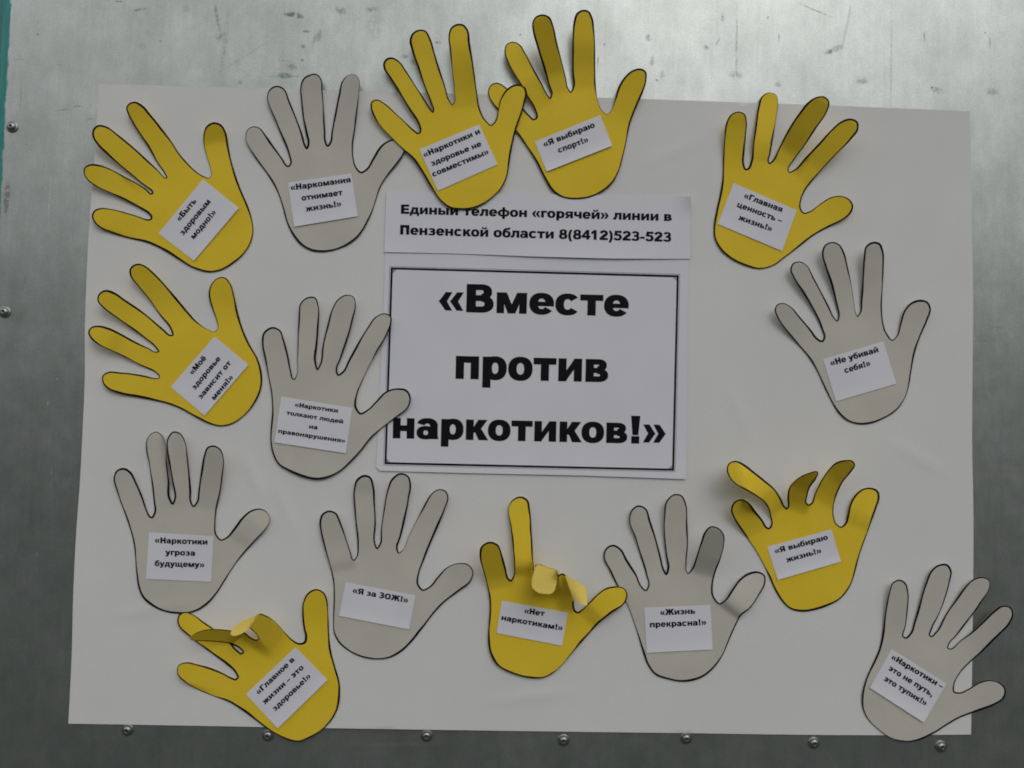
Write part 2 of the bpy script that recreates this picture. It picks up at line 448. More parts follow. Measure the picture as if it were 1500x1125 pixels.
# ------------------------------------------------------------------ heavy sans lettering, built from strokes
def band(cx, cy, rx, ry, tx, ty, a0=0, a1=360):
    full = abs(a1 - a0) >= 360
    n = max(6, int(abs(a1 - a0) / 12))
    A = [R(a0 + (a1 - a0) * k / n) for k in range(n + 1)]
    def pt(a, x, y):
        c, s = math.cos(a), math.sin(a)
        q = 0.88
        return (cx + x * math.copysign(abs(c) ** q, c), cy + y * math.copysign(abs(s) ** q, s))
    out_ = []
    for i in range(n):
        out_.append([pt(A[i], rx, ry), pt(A[i + 1], rx, ry), pt(A[i + 1], rx - tx, ry - ty), pt(A[i], rx - tx, ry - ty)])
    return out_
def rc(*q):
    return [[(q[i], q[i + 1]), (q[i + 2], q[i + 1]), (q[i + 2], q[i + 3]), (q[i], q[i + 3])] for i in range(0, len(q), 4)]
def mir(polys, w): return [[(w - x, y) for x, y in p] for p in polys]
def scl(g, sx, sy): return (g[0] * sx, [[(x * sx, y * sy) for x, y in p] for p in g[1]])
G = {}
G['о'] = (660, band(330, 260, 300, 274, 190, 122))
G['с'] = (640, band(330, 260, 300, 274, 190, 122, 40, 320))
G['е'] = (660, band(330, 260, 300, 274, 190, 122, -9, 322) + rc(120, 212, 625, 300))
G['ё'] = (660, G['е'][1] + rc(140, 590, 275, 715, 385, 590, 520, 715))
G['а'] = (650, rc(400, 0, 590, 335) + [[(590, 0), (610, 0), (598, 60), (590, 60)]] + band(310, 330, 280, 201, 190, 118, 0, 158) + band(270, 153, 240, 166, 160, 90))
G['б'] = (660, band(330, 240, 300, 254, 188, 118) + [[(30, 240), (45, 440), (110, 590), (235, 680), (400, 705), (580, 740), (580, 610), (420, 580), (290, 550), (235, 480), (222, 400), (218, 240)]])
G['в'] = (650, rc(60, 0, 245, 519, 245, 414, 360, 519, 245, 215, 360, 310, 245, 0, 360, 110) + band(360, 385, 215, 134, 165, 100, -90, 90) + band(360, 150, 255, 150, 180, 105, -90, 90))
G['г'] = (490, rc(60, 0, 245, 519, 245, 390, 480, 519))
G['д'] = (720, rc(20, 0, 705, 125, 20, -140, 165, 0, 560, -140, 705, 0, 440, 125, 625, 519, 165, 394, 440, 519) + [[(165, 519), (330, 460), (315, 300), (250, 125), (70, 125), (135, 250), (165, 400)]])
zh = [[(560, 200), (560, 345), (590, 345), (715, 519), (925, 519), (735, 265), (640, 200)], [(590, 300), (740, 0), (955, 0), (745, 320)]]
G['ж'] = (960, rc(390, 0, 570, 519) + zh + mir(zh, 960))
G['з'] = (590, band(275, 383, 250, 148, 165, 100, -90, 152) + band(275, 155, 275, 167, 175, 105, -152, 90) + rc(185, 218, 280, 312))
G['и'] = (700, rc(60, 0, 240, 519, 460, 0, 640, 519) + [[(240, 0), (240, 205), (460, 519), (460, 314)]])
G['й'] = (700, G['и'][1] + band(350, 715, 175, 145, 85, 75, 180, 360))
G['к'] = (640, rc(60, 0, 245, 519) + [[(245, 200), (245, 330), (275, 335), (395, 519), (615, 519), (430, 270), (330, 200)], [(270, 295), (410, 0), (645, 0), (430, 320)]])
G['л'] = (680, rc(440, 0, 625, 519, 130, 394, 440, 519) + [[(130, 519), (315, 460), (300, 240), (255, 80), (190, 10), (110, -8), (10, -5), (10, 130), (75, 135), (112, 185), (130, 320)]])
mm_ = [[(60, 519), (290, 519), (430, 190), (430, 0), (345, 0), (200, 360)]]
G['м'] = (860, rc(60, 0, 225, 519, 635, 0, 800, 519) + mm_ + mir(mm_, 860))
G['н'] = (690, rc(60, 0, 245, 519, 445, 0, 630, 519, 245, 198, 445, 325))
G['п'] = (690, rc(60, 0, 245, 519, 445, 0, 630, 519, 245, 388, 445, 519))
G['р'] = (690, rc(60, -195, 245, 519) + band(370, 260, 285, 272, 188, 125))
G['т'] = (600, rc(20, 388, 580, 519, 208, 0, 392, 388))
G['у'] = (620, [[(420, 519), (618, 519), (385, -70), (300, -165), (180, -198), (55, -192), (40, -65), (130, -70), (190, -45), (215, 10)], [(2, 519), (205, 519), (325, 170), (330, 0), (212, 0)]])
G['ф'] = (920, rc(372, -195, 548, 716) + band(460, 260, 430, 272, 175, 112))
G['ц'] = (740, rc(60, 0, 245, 519, 430, 0, 615, 519, 245, 0, 430, 129, 615, 0, 715, 129, 575, -140, 715, 0))
G['ч'] = (660, rc(420, 0, 605, 519, 50, 330, 235, 519) + [[(50, 332), (235, 332), (250, 295), (300, 278), (420, 290), (420, 165), (270, 148), (125, 175), (60, 250)]])
G['ш'] = (960, rc(60, 0, 235, 519, 392, 0, 568, 519, 725, 0, 900, 519, 60, 0, 900, 125))
G['щ'] = (1030, G['ш'][1] + rc(900, 0, 1005, 125, 865, -140, 1005, 0))
sb = lambda cx, rx: band(cx, 165, rx, 165, 170, 105, -90, 90) + rc(245, 0, cx, 105, 245, 225, cx, 330)
G['ь'] = (640, rc(60, 0, 245, 519) + sb(365, 250))
G['ы'] = (900, rc(60, 0, 245, 519, 655, 0, 840, 519) + sb(365, 230))
G['э'] = (640, band(310, 260, 300, 274, 190, 122, -142, 142) + rc(215, 210, 500, 308))
G['ю'] = (940, rc(60, 0, 240, 519, 240, 203, 400, 318) + band(625, 260, 280, 274, 180, 122))
G['я'] = (660, rc(420, 0, 605, 519, 285, 414, 420, 519, 285, 181, 420, 286) + band(285, 350, 245, 169, 165, 105, 90, 270) + [[(25, 0), (235, 0), (395, 235), (215, 245)]])
for lo_, up_, sx in (('ж', 'Ж', 1.15), ('з', 'З', 1.16), ('м', 'М', 1.10), ('н', 'Н', 1.16), ('п', 'П', 1.16), ('я', 'Я', 1.16)):
    G[up_] = scl(G[lo_], sx, 716 / 519)
G['Б'] = (770, rc(70, 0, 285, 716, 285, 575, 650, 716, 285, 0, 440, 135, 285, 315, 440, 450) + band(440, 225, 290, 225, 205, 133, -90, 90))
G['В'] = (780, rc(70, 0, 285, 716, 285, 588, 440, 716, 285, 305, 440, 430, 285, 0, 440, 135) + band(440, 527, 250, 189, 190, 125, -90, 90) + band(440, 213, 295, 213, 205, 135, -90, 90))
G['Г'] = (640, rc(70, 0, 285, 716, 285, 570, 630, 716))
G['Е'] = (720, rc(70, 0, 285, 716, 285, 0, 665, 150, 285, 293, 630, 428, 285, 566, 655, 716))
G['О'] = (830, band(415, 358, 380, 374, 215, 150))
G['8'] = (665, band(332, 525, 265, 195, 175, 108) + band(332, 202, 300, 214, 188, 120))
G['4'] = (665, rc(365, 0, 550, 716, 20, 140, 640, 275) + [[(20, 275), (365, 716), (365, 505), (205, 275)]])
G['1'] = (665, rc(250, 0, 445, 716) + [[(75, 415), (250, 505), (250, 716), (75, 570)]])
G['2'] = (665, rc(40, 0, 625, 140) + band(332, 488, 292, 240, 188, 125, -32, 172) + [[(40, 60), (40, 140), (330, 430), (470, 480), (590, 380), (300, 130), (200, 60)]])
G['5'] = (665, rc(120, 575, 600, 716) + [[(120, 716), (290, 716), (255, 390), (60, 350)]] + band(315, 233, 310, 247, 190, 125, -158, 125))
G['3'] = (665, band(320, 525, 268, 198, 175, 112, -90, 160) + band(320, 208, 302, 220, 188, 122, -160, 90) + rc(230, 310, 325, 430))
G['('] = (390, band(470, 260, 410, 540, 165, 100, 120, 240))
G[')'] = (390, mir(G['('][1], 390))
ch = [[(25, 262), (185, 490), (325, 490), (195, 262)], [(25, 262), (195, 262), (325, 35), (185, 35)]]
G['«'] = (650, ch + [[(x + 285, y) for x, y in p] for p in ch])
G['»'] = (650, mir(G['«'][1], 650))
G['!'] = (400, rc(105, 0, 300, 170) + [[(90, 716), (315, 716), (272, 225), (135, 225)]])
G['–'] = (500, rc(0, 195, 500, 300))
G['-'] = (390, rc(40, 180, 350, 310))
G[','] = (340, rc(80, 0, 265, 172) + [[(265, 20), (245, -90), (125, -170), (90, -115), (155, -65), (170, 20)]])
G[' '] = (330, [])
def grow(q, d):
    """push every edge of a stroke outwards by d"""
    e0 = q - np.roll(q, 1, 0); e1 = np.roll(q, -1, 0) - q
    n0 = np.stack([e0[:, 1], -e0[:, 0]], 1); n0 /= np.maximum(np.linalg.norm(n0, axis=1), 1e-6)[:, None]
    n1 = np.stack([e1[:, 1], -e1[:, 0]], 1); n1 /= np.maximum(np.linalg.norm(n1, axis=1), 1e-6)[:, None]
    m = n0 + n1
    k = np.maximum((m * m).sum(1) / 2, .35)
    return q + m * (d / k)[:, None]
def text_polys(s):
    """list of (verts, faces) per glyph in font units and the ink's extent"""
    x, res = 0.0, []
    lo_, hi_ = 1e9, -1e9
    for chh in s:
        w, polys = G[chh]
        if polys:
            pts, fc = [], []
            for p in polys:
                q = np.array(p, float)
                if area(q) < 0: q = q[::-1]
                q = grow(q, 14.0)
                fc.append(list(range(len(pts), len(pts) + len(q))))
                pts += [(a + x, b_) for a, b_ in q]
            pv, f, _ = cdt(pts, fc)
            res.append((pv, f))
            lo_, hi_ = min(lo_, pv[:, 0].min()), max(hi_, pv[:, 0].max())
        x += w
    return res, lo_, hi_
def lettering(lines, height, parent, origin, T=lambda p: p):
    """lines: (text, baseline start, baseline end, cap height); T turns local measure into survey coordinates"""
    V, F, n = [], [], 0
    for s, a, b_, cap in lines:
        a, b_ = np.array(a, float), np.array(b_, float)
        gl, lo_, hi_ = text_polys(s)
        d = (b_ - a) / (hi_ - lo_)
        dn = (b_ - a) / np.linalg.norm(b_ - a)
        up = np.array([dn[1], -dn[0]]) * cap / 716.0
        for pv, f in gl:
            q = T(a + (pv[:, :1] - lo_) * d + pv[:, 1:] * up)
            V.append(wall_pt(q[:, 0], q[:, 1], height(q[:, 0], q[:, 1])))
            F += [[i + n for i in flip_to_camera(q, t)] for t in f]
            n += len(pv)
    return link_mesh('lettering', np.concatenate(V), F, [M_TONER], parent, origin, smooth=False)

# ------------------------------------------------------------------ the two printed sheets in the middle
def T_mid(p): return np.array([540, 260]) + np.asarray(p, float) * .4
def title_mm(u, v):
    e_ = np.clip((np.asarray(v, float) - 640) / 62, 0, 1)
    return poster_mm(u, v) + .7 + 1.2 * e_ ** 2
def strip_mm(u, v):
    u, v = np.asarray(u, float), np.asarray(v, float)
    low = np.clip((v - 345) / 32, 0, 1)
    cr = np.clip((u - 985) / 28, 0, 1) * np.clip((318 - v) / 28, 0, 1)
    return poster_mm(u, v) + 1.25 + 1.6 * low ** 2 * (.6 + .4 * np.sin(u / 60)) + 4.0 * cr ** 1.5
org = tuple(wall_pt(782, 535, 3))
title = thing('title_sheet', org, 'large white printed sheet with three lines of heavy black lettering inside a black border', 'printed sheet')
sheet('paper', T_mid(densify([(62, 262), (1172, 290), (1162, 1105), (800, 1092), (330, 1082), (40, 1074), (27, 1060), (30, 1010)], 25)), title_mm, [M_OFFICE], 9, title, org, .12)
def frame_band(A, B):
    """closed band between the quads A (outer) and B (inner)"""
    V, F, n = [], [], 0
    for k in range(4):
        a0, a1, b0, b1 = (np.array(x, float) for x in (A[k], A[(k + 1) % 4], B[k], B[(k + 1) % 4]))
        m = 40
        for j in range(m + 1):
            t = j / m
            V += [a0 + (a1 - a0) * t, b0 + (b1 - b0) * t]
        for j in range(m):
            i = n + 2 * j
            F.append((i, i + 1, i + 3, i + 2))
        n += 2 * (m + 1)
    return V, F
def quad_in(Q, d):
    c = np.mean(np.array(Q, float), 0)
    return [tuple(np.array(q) + np.sign(c - np.array(q)) * d) for q in Q]
Q = [(81, 329), (1136, 358), (1119, 1074), (58, 1050)]
V, F, FM = [], [], []
for d0, d1, mi in ((0, 7.6, 0), (-4.5, -2.6, 1)):
    v_, f_ = frame_band(quad_in(Q, d0), quad_in(Q, d1))
    k = len(V); V += v_; F += [tuple(i + k for i in q) for q in f_]; FM += [mi] * len(f_)
for i, (q, sx, sy) in enumerate(zip(quad_in(Q, 8), (1, -1, -1, 1), (1, 1, -1, -1))):
    k = len(V); V += [np.array(q), np.array(q) + (13 * sx, 0), np.array(q) + (0, 13 * sy)]
    F.append((k, k + 1, k + 2)); FM.append(1)
V = T_mid(np.array(V))
F = [flip_to_camera(V, q) for q in F]
link_mesh('border', wall_pt(V[:, 0], V[:, 1], title_mm(V[:, 0], V[:, 1]) + .12), F, [M_TONER, M_HAIRLINE], title, org, FM, False)
for row in [('«Вместе', (255, 489), (952, 507), 100), ('против', (318, 735), (877, 748), 110), ('наркотиков!»', (88, 953), (1088, 975), 98)]:
    lettering([row], lambda u, v: title_mm(u, v) + .13, title, org, T_mid)
org = tuple(wall_pt(787, 328, 4))
strip = thing('hotline_strip', org, 'white printed strip with the hotline telephone number above the title sheet', 'printed strip')
sheet('paper', T_mid(densify([(65, 52), (1180, 70), (1177, 298), (900, 297), (600, 289), (330, 279), (57, 273)], 25)), strip_mm, [M_OFFICE], 8, strip, org, .12)
lettering([('Единый телефон «горячей» линии в', (118, 132), (1110, 159), 33), ('Пензенской области 8(8412)523-523', (115, 208), (1108, 235), 34)],
          lambda u, v: strip_mm(u, v) + .13, strip, org, T_mid)

# ------------------------------------------------------------------ paper hands
def nums(s):
    a = [float(x) for x in s.replace(',', ' ').split()]
    return np.array(a).reshape(-1, 2)
GROUP = {'y': 'yellow paper hands stuck on the poster', 'g': 'grey paper hands stuck on the poster'}
def lift_fn(fingers, scale):
    F = []
    for bx, by, tx, ty, hw, prof, roll, *soft in fingers:
        F.append((np.array([bx, by], float), np.array([tx - bx, ty - by], float), hw, prof, roll, soft[0] if soft else 24))
    def f(c):                                          # c: N x 2 in the hand's own measure
        z = np.zeros(len(c))
        for b0, d, hw, prof, roll, soft in F:
            Ln = np.linalg.norm(d); dn = d / Ln
            r = c - b0
            s = r @ dn / Ln
            pp = r[:, 0] * -dn[1] + r[:, 1] * dn[0]
            w = np.clip((hw + soft - np.abs(pp)) / soft, 0, 1)
            w = w * w * (3 - 2 * w) * (s > 0)
            S = np.array([p[0] for p in prof]); Z = np.array([p[1] for p in prof])
            zz = sum(np.interp(s + o_, S, Z) for o_ in (-.05, -.025, 0, .025, .05)) / 5 - sum(np.interp(o_, S, Z) for o_ in (-.05, -.025, 0, .025, .05)) / 5
            zz = np.where(s > 1, zz + (Z[-1] - Z[-2]) / (S[-1] - S[-2]) * (s - 1) * .6, zz)
            zz = zz + roll * pp / hw * np.clip(s, 0, 1)
            z += zz * w
        return z
    return f
GROW = 1.2                                            # the cut runs just outside the drawn line
def paper_hand(col, org, width, px_w, pts, base, fingers, note, lines, cap, label, ribbons=(), seed=0, folds=()):
    k = width / px_w
    T = lambda p: np.array(org, float) + np.asarray(p, float) * k
    mats = [M_YELLOW if col == 'y' else M_GREY, M_PEN]
    back = M_YELLOW_BACK if col == 'y' else M_GREY
    C = nums(pts)
    D = catmull(C, 4)
    if area(D) < 0: D = D[::-1]
    # even spacing
    seg = np.linalg.norm(np.roll(D, -1, 0) - D, axis=1); cum = np.concatenate([[0], np.cumsum(seg)])
    n = int(cum[-1] / 10)
    t = np.linspace(0, cum[-1], n, endpoint=False)
    DD = np.concatenate([D, D[:1]])
    P = np.stack([np.interp(t, cum, DD[:, 0]), np.interp(t, cum, DD[:, 1])], 1)
    tg = np.roll(P, -1, 0) - np.roll(P, 1, 0); tg /= np.linalg.norm(tg, axis=1)[:, None]
    nin = np.stack([-tg[:, 1], tg[:, 0]], 1)            # inwards for positive area
    turn = tg[:, 0] * np.roll(tg, -1, 0)[:, 1] - tg[:, 1] * np.roll(tg, -1, 0)[:, 0]
    con = np.clip(-turn, 0, .35) / .35                  # the webs between the fingers
    ker = np.ones(9) / 5.0
    con = np.clip(np.convolve(np.concatenate([con[-4:], con, con[:4]]), ker, 'valid'), 0, 1)
    P = P - nin * ((GROW + .7 * con) / k)[:, None]
    rs = np.random.RandomState(seed + 3)
    ph = rs.uniform(0, 6.28, 4)
    a = t / cum[-1] * 2 * math.pi
    wv_ = 2.35 + .55 * np.sin(5 * a + ph[0]) + .40 * np.sin(13 * a + ph[1]) + .25 * np.sin(31 * a + ph[2])
    gap = np.sin(2 * a + ph[3])
    wv_ = np.clip(wv_ - 1.5 * np.clip((gap - .93) / .07, 0, 1), .7, None) / k
    for x0, y0, x1, y1 in folds:                        # a fold is not a drawn edge: no line there
        tt = np.clip(((P[:, 0] - x0) * (x1 - x0) + (P[:, 1] - y0) * (y1 - y0)) / ((x1 - x0) ** 2 + (y1 - y0) ** 2), 0, 1)
        dd = np.hypot(P[:, 0] - x0 - tt * (x1 - x0), P[:, 1] - y0 - tt * (y1 - y0))
        wv_ = np.where(dd < 11, .12 / k, wv_)
    Qp = P + nin * wv_[:, None]
    lo_, hi_ = P.min(0), P.max(0)
    st = 3.8 / k
    gu, gv = np.meshgrid(np.arange(lo_[0], hi_[0], st), np.arange(lo_[1], hi_[1], st))
    g = np.stack([gu.ravel() + (np.arange(gu.size) // gu.shape[1] % 2) * st / 2, gv.ravel()], 1)
    g = g[inside(g, Qp)]
    N = len(P)
    pv, f, of = cdt(np.concatenate([P, Qp, g]), [list(range(N)), list(range(N, 2 * N))])
    cen = np.array([pv[list(q)].mean(0) for q in f])
    okP = inside(cen, P)
    inQ = inside(cen, Qp)
    f, fm = [q for q, m_ in zip(f, okP) if m_], [0 if q_ else 1 for q_, m_ in zip(inQ, okP) if m_]
    lf = lift_fn(fingers, k)
    wd = (math.cos(ph[3]), math.sin(ph[3]))
    def hgt_local(c):
        q = T(c)
        wob = .30 * np.sin(q[:, 0] / 23 + ph[0]) * np.sin(q[:, 1] / 27 + ph[1]) + .20 * np.sin((q[:, 0] * wd[0] + q[:, 1] * wd[1]) / 15 + ph[2])
        return poster_mm(q[:, 0], q[:, 1]) + base + .25 + wob + lf(c)
    q = T(pv)
    f = [flip_to_camera(q, t_) for t_ in f]
    V = wall_pt(q[:, 0], q[:, 1], hgt_local(pv))
    # folded-over fingers: strips between two edges, each edge point with its own height
    V = list(V); F = list(f); FM = list(fm)
    for rows, inked in ribbons:
        rr = catmull(np.array(rows, float), 5, False)   # ax, ay, az, bx, by, bz
        cols = [0, .075, .25, .5, .75, .925, 1] if inked else [0, .2, .4, .6, .8, 1]
        n0 = len(V)
        for r_ in rr:
            for c_ in cols:
                x, y, z = r_[:3] + (r_[3:] - r_[:3]) * c_
                qq = T((x, y))
                V.append(wall_pt(qq[0], qq[1], poster_mm(qq[0], qq[1]) + base + z))
        m = len(cols)
        A_ = np.array([T((r_[0] + (r_[3] - r_[0]) * c_, r_[1] + (r_[4] - r_[1]) * c_)) for r_ in rr for c_ in cols])
        for i in range(len(rr) - 1):
            for j in range(m - 1):
                a_ = i * m + j
                fc = [a_, a_ + 1, a_ + m + 1, a_ + m]
                fc = flip_to_camera(A_, fc)
                F.append([x + n0 for x in fc])
                FM.append((1 if j in (0, m - 2) or i >= len(rr) - 2 else 0) if inked else 2)
    used = sorted({i for q_ in F for i in q_}); ix = {o_: i for i, o_ in enumerate(used)}
    V = np.array(V)[used]; F = [[ix[i] for i in q_] for q_ in F]
    nc = T(np.mean(np.array(note, float), 0))
    og = tuple(wall_pt(nc[0], nc[1], poster_mm(nc[0], nc[1])))
    root = thing('paper_hand', og, label, 'paper hand', GROUP[col])
    # slots 2 and 3 are what the back and rim of the paper get
    o = link_mesh('hand_cutout', V, F, mats + [back, back], root, og, FM)
    s = solid(o, .25)
    s.material_offset = 2; s.material_offset_rim = 2
    NP = densify([tuple(x) for x in note], 25)
    lo_, hi_ = NP.min(0), NP.max(0)
    gu, gv = np.meshgrid(np.arange(lo_[0] + 10, hi_[0], 22), np.arange(lo_[1] + 10, hi_[1], 22))
    g = np.stack([gu.ravel(), gv.ravel()], 1); g = g[inside(g, NP)]
    pv, f, _ = cdt(np.concatenate([NP, g]), [list(range(len(NP)))])
    n4 = np.array(note, float)
    low_mid, up_mid = (n4[2] + n4[3]) / 2, (n4[0] + n4[1]) / 2
    dn = low_mid - up_mid; ln = np.linalg.norm(dn)
    curl = rs.uniform(.2, 1.3)
    def note_h(c):
        s_ = np.clip(((c - up_mid) @ dn) / ln ** 2, 0, 1)
        return hgt_local(c) + .35 + curl * np.clip((s_ - .7) / .3, 0, 1) ** 2
    q = T(pv); f = [flip_to_camera(q, t_) for t_ in f]
    no = link_mesh('note_slip', wall_pt(q[:, 0], q[:, 1], note_h(pv)), f, [M_OFFICE], root, og)
    solid(no, .12)
    inv = lambda u, v: (np.stack([u, v], -1) - np.array(org, float)) / k
    ll = [(s_, T(a_), T(b_), cap * k * .84) for s_, a_, b_ in lines]
    lettering(ll, lambda u, v: note_h(inv(u, v)) + .13, no, og)
    return root
S = lambda z, p=1.6: [(x / 5, z * (x / 5) ** p) for x in range(6)]

paper_hand('y', (100, 130), 300, 1125, '''780,1003 700,985 610,935 530,885 440,843 340,818 245,790 180,762 145,730 133,700 145,672 175,660 230,664 310,683 390,708 425,722 442,724 458,716 460,702 445,683 400,655 320,612 230,567 150,530 110,500
 88,462 95,432 125,418 170,422 230,445 310,487 390,532 430,560 450,580 466,577 465,562 430,535 370,488 300,430 220,362 160,302 135,255 140,222 165,203 205,210 270,255 350,320 430,393 490,452 518,486 532,497 547,490 538,470 490,400 445,322 400,255 358,190 330,135 322,105 335,85 365,75
 400,90 450,145 510,220 565,295 600,350 650,410 700,458 740,485 775,497 793,475 785,435 765,370 748,300 747,250 762,208 800,188 838,200 862,240 875,310 890,390 915,475 950,570 985,650 1005,720 1012,790 1000,840 960,905 905,955 845,990''',
 .8, [(590, 440, 350, 85, 75, S(8), 2), (470, 520, 165, 225, 75, S(11), 0), (440, 640, 100, 440, 75, S(8), 0), (430, 760, 145, 680, 70, S(4), 0), (840, 470, 805, 190, 80, [(0, 0), (.6, .5), (.65, 1), (1, 7)], 0)],
 [(495, 795), (740, 498), (937, 655), (690, 945)], [('«Быть', (612, 730), (706, 619)), ('здоровым', (630, 808), (784, 622)), ('модно!»', (690, 828), (815, 680))], 37,
 'yellow paper hand whose slip reads Быть здоровым модно, in the upper corner beside the metal screws', seed=1)

paper_hand('g', (340, 90), 300, 1125, '''500,1043 430,1033 375,1000 330,940 300,870 282,800 260,730 230,670 185,600 140,540 100,475 78,420 85,380 115,361 145,366 180,405 230,475 275,540 294,572 308,580 325,562 315,510 280,420 240,320 205,235 196,190 210,155 245,137 280,150 310,215 350,315 385,410 398,462 410,482 420,460
 410,400 392,300 382,200 380,130 395,95 430,75 462,72 485,95 492,160 500,270 508,380 512,447 524,467 540,450 550,390 570,280 590,180 608,110 635,82 670,75 692,95 693,160 685,260 672,370 660,460 662,530 678,585 708,613 740,595 775,535 820,465 870,435 925,428 955,450 948,485
 905,560 855,620 815,680 790,750 760,840 725,910 690,960 640,1000 570,1030''',
 .8, [(240, 590, 110, 365, 70, S(3), 0), (345, 520, 240, 140, 65, S(4), 0), (460, 470, 450, 72, 62, S(6), 0), (600, 480, 665, 78, 68, S(8), 1), (760, 640, 900, 440, 85, S(1), 0)],
 [(307, 665), (655, 615), (690, 850), (340, 908)], [('«Наркомания', (322, 708), (652, 663)), ('отнимает', (383, 765), (608, 733)), ('жизнь!»', (405, 825), (602, 795))], 37,
 'grey paper hand whose slip reads Наркомания отнимает жизнь, its thumb tucked under a yellow hand', seed=2)

H4 = paper_hand('y', (700, 0), 260, 975, '''530,1090 460,1078 410,1045 370,980 320,880 270,800 205,712 160,665 110,600 70,540 60,500 75,468 105,458 140,475 190,530 240,590 280,638 305,660 326,648 315,600 270,520 220,430 170,345 150,285 158,250 190,233 225,245 255,290 300,375 345,455 380,525 396,547 408,530
 390,455 360,360 330,260 305,165 303,125 320,95 355,83 390,95 410,140 430,230 455,330 480,430 492,490 510,512 525,490 523,400 523,300 525,190 530,120 545,75 575,58 605,62 625,95 635,170 640,260 640,360 643,460 655,560 680,615 710,635 738,610 755,555 775,480 805,430 850,390
 895,380 920,395 923,430 905,500 870,580 835,670 815,760 795,850 770,940 730,1010 670,1055 600,1083''',
 1.6, [(450, 520, 350, 83, 68, [(0, 0), (.25, 4), (.6, 16), (1, 30)], 0), (585, 490, 580, 58, 66, [(0, 0), (.25, 3.5), (.6, 11), (1, 16)], 0), (345, 600, 190, 235, 68, [(0, 0), (.45, 6), (1, 5)], 0), (250, 700, 100, 470, 75, S(0), 0), (760, 680, 900, 385, 85, S(9), 0)],
 [(312, 778), (672, 632), (738, 800), (378, 942)], [('«Я выбираю', (365, 808), (645, 697)), ('спорт!»', (445, 840), (610, 778))], 37,
 'yellow paper hand whose slip reads Я выбираю спорт, its fingers reaching up over bare metal', seed=4)

paper_hand('y', (530, 20), 260, 1009, '''570,1108 500,1100 455,1065 400,990 340,890 290,820 240,770 180,710 120,650 70,580 53,530 60,500 85,492 130,515 190,570 250,625 298,670 320,685 337,670 330,635 280,555 220,455 160,360 128,310 125,285 140,260 168,252 205,270 250,330 310,425 360,500 390,552 404,567 413,550
 400,515 360,410 320,300 285,200 275,155 290,115 325,95 360,100 385,140 410,225 440,320 470,415 495,500 515,525 533,505 530,440 518,320 505,210 498,120 508,85 540,63 575,65 600,95 610,160 625,260 640,370 652,460 668,545 700,610 735,640 762,615 780,540 800,470 835,425 885,405
 920,415 935,450 925,500 900,580 870,670 850,760 835,850 820,930 790,990 740,1040 690,1078 640,1100''',
 3.1, [(590, 540, 545, 63, 70, [(0, 0), (.2, 3), (.55, 11), (.75, 14), (1, 15)], 0), (450, 540, 330, 95, 68, S(9, 1.3), 0), (340, 600, 160, 260, 66, S(5), 0), (250, 700, 70, 510, 75, S(3), 0), (790, 660, 900, 410, 85, S(3), 0)],
 [(327, 772), (667, 630), (772, 857), (432, 1007)], [('«Наркотики и', (355, 818), (675, 680)), ('здоровье не', (398, 867), (683, 750)), ('совместимы»', (405, 928), (725, 795))], 37,
 'yellow paper hand whose slip reads Наркотики и здоровье не совместимы, lying over both neighbouring hands', seed=3)

paper_hand('y', (1020, 120), 270, 1012, '''345,1022 270,1005 190,965 130,910 105,860 100,790 115,700 135,610 148,530 152,420 158,310 170,220 190,185 230,167 262,178 272,210 268,290 260,390 257,455 270,483 288,478 303,440 315,340 330,230 345,130 360,85 400,62 435,75 444,110 435,190 420,290 403,390 392,438 402,452 418,440
 455,370 510,260 570,170 620,110 660,87 705,85 727,110 715,160 660,245 590,350 530,430 498,480 510,502 535,490 600,420 680,335 750,260 800,218 845,205 882,220 887,255 850,310 770,390 690,475 630,545 590,600 570,650 568,700 590,725 625,715 680,675 740,637 790,630 835,645
 858,680 845,720 800,755 720,795 640,840 570,895 490,955 420,1005''',
 .8, [(480, 470, 700, 90, 72, [(0, 0), (.2, 3), (.5, 15), (1, 33)], 0), (590, 560, 870, 215, 75, [(0, 0), (.25, 3), (.6, 12), (1, 22)], 0), (355, 440, 405, 62, 70, [(0, 0), (.12, 1.6), (.3, 2.8), (1, 0)], 0), (210, 480, 235, 170, 75, S(12), 0), (660, 760, 850, 660, 80, S(5), 0)],
 [(205, 555), (552, 705), (470, 928), (118, 780)], [('«Главная', (258, 635), (468, 715)), ('ценность –', (222, 685), (465, 775)), ('жизнь!»', (228, 755), (412, 822))], 37,
 'yellow paper hand whose slip reads Главная ценность жизнь, with one shaded finger over the top edge', seed=5)

paper_hand('g', (1110, 340), 280, 1050, '''570,1052 500,1035 450,995 410,930 370,850 330,760 280,680 220,610 160,540 110,465 97,425 110,400 140,394 175,410 230,470 290,540 333,594 353,603 370,580 355,530 310,430 250,330 200,250 183,205 195,175 230,165 262,180 300,245 345,330 390,415 420,480 437,495 447,476
 435,400 410,300 375,190 357,110 370,75 410,58 445,70 468,105 490,190 510,290 525,390 534,450 547,470 562,455 570,370 580,250 587,130 597,80 635,57 670,65 685,100 688,190 682,300 678,430 685,500 705,560 740,600 768,575 785,510 810,430 845,390 890,375 930,385 947,420 930,480
 890,570 860,660 840,760 825,850 800,920 755,980 690,1020 630,1045''',
 .8, [(280, 620, 130, 400, 75, S(8), 0), (370, 520, 225, 170, 66, S(7), 0), (490, 490, 410, 60, 68, S(9), 0), (620, 490, 635, 60, 68, S(10), 0), (790, 640, 900, 380, 85, S(4), 0)],
 [(358, 698), (690, 600), (762, 833), (430, 930)], [('«Не убивай', (402, 735), (665, 658)), ('себя!»', (480, 775), (622, 732))], 38,
 'grey paper hand whose slip reads Не убивай себя, alone near the far side of the poster', seed=6)

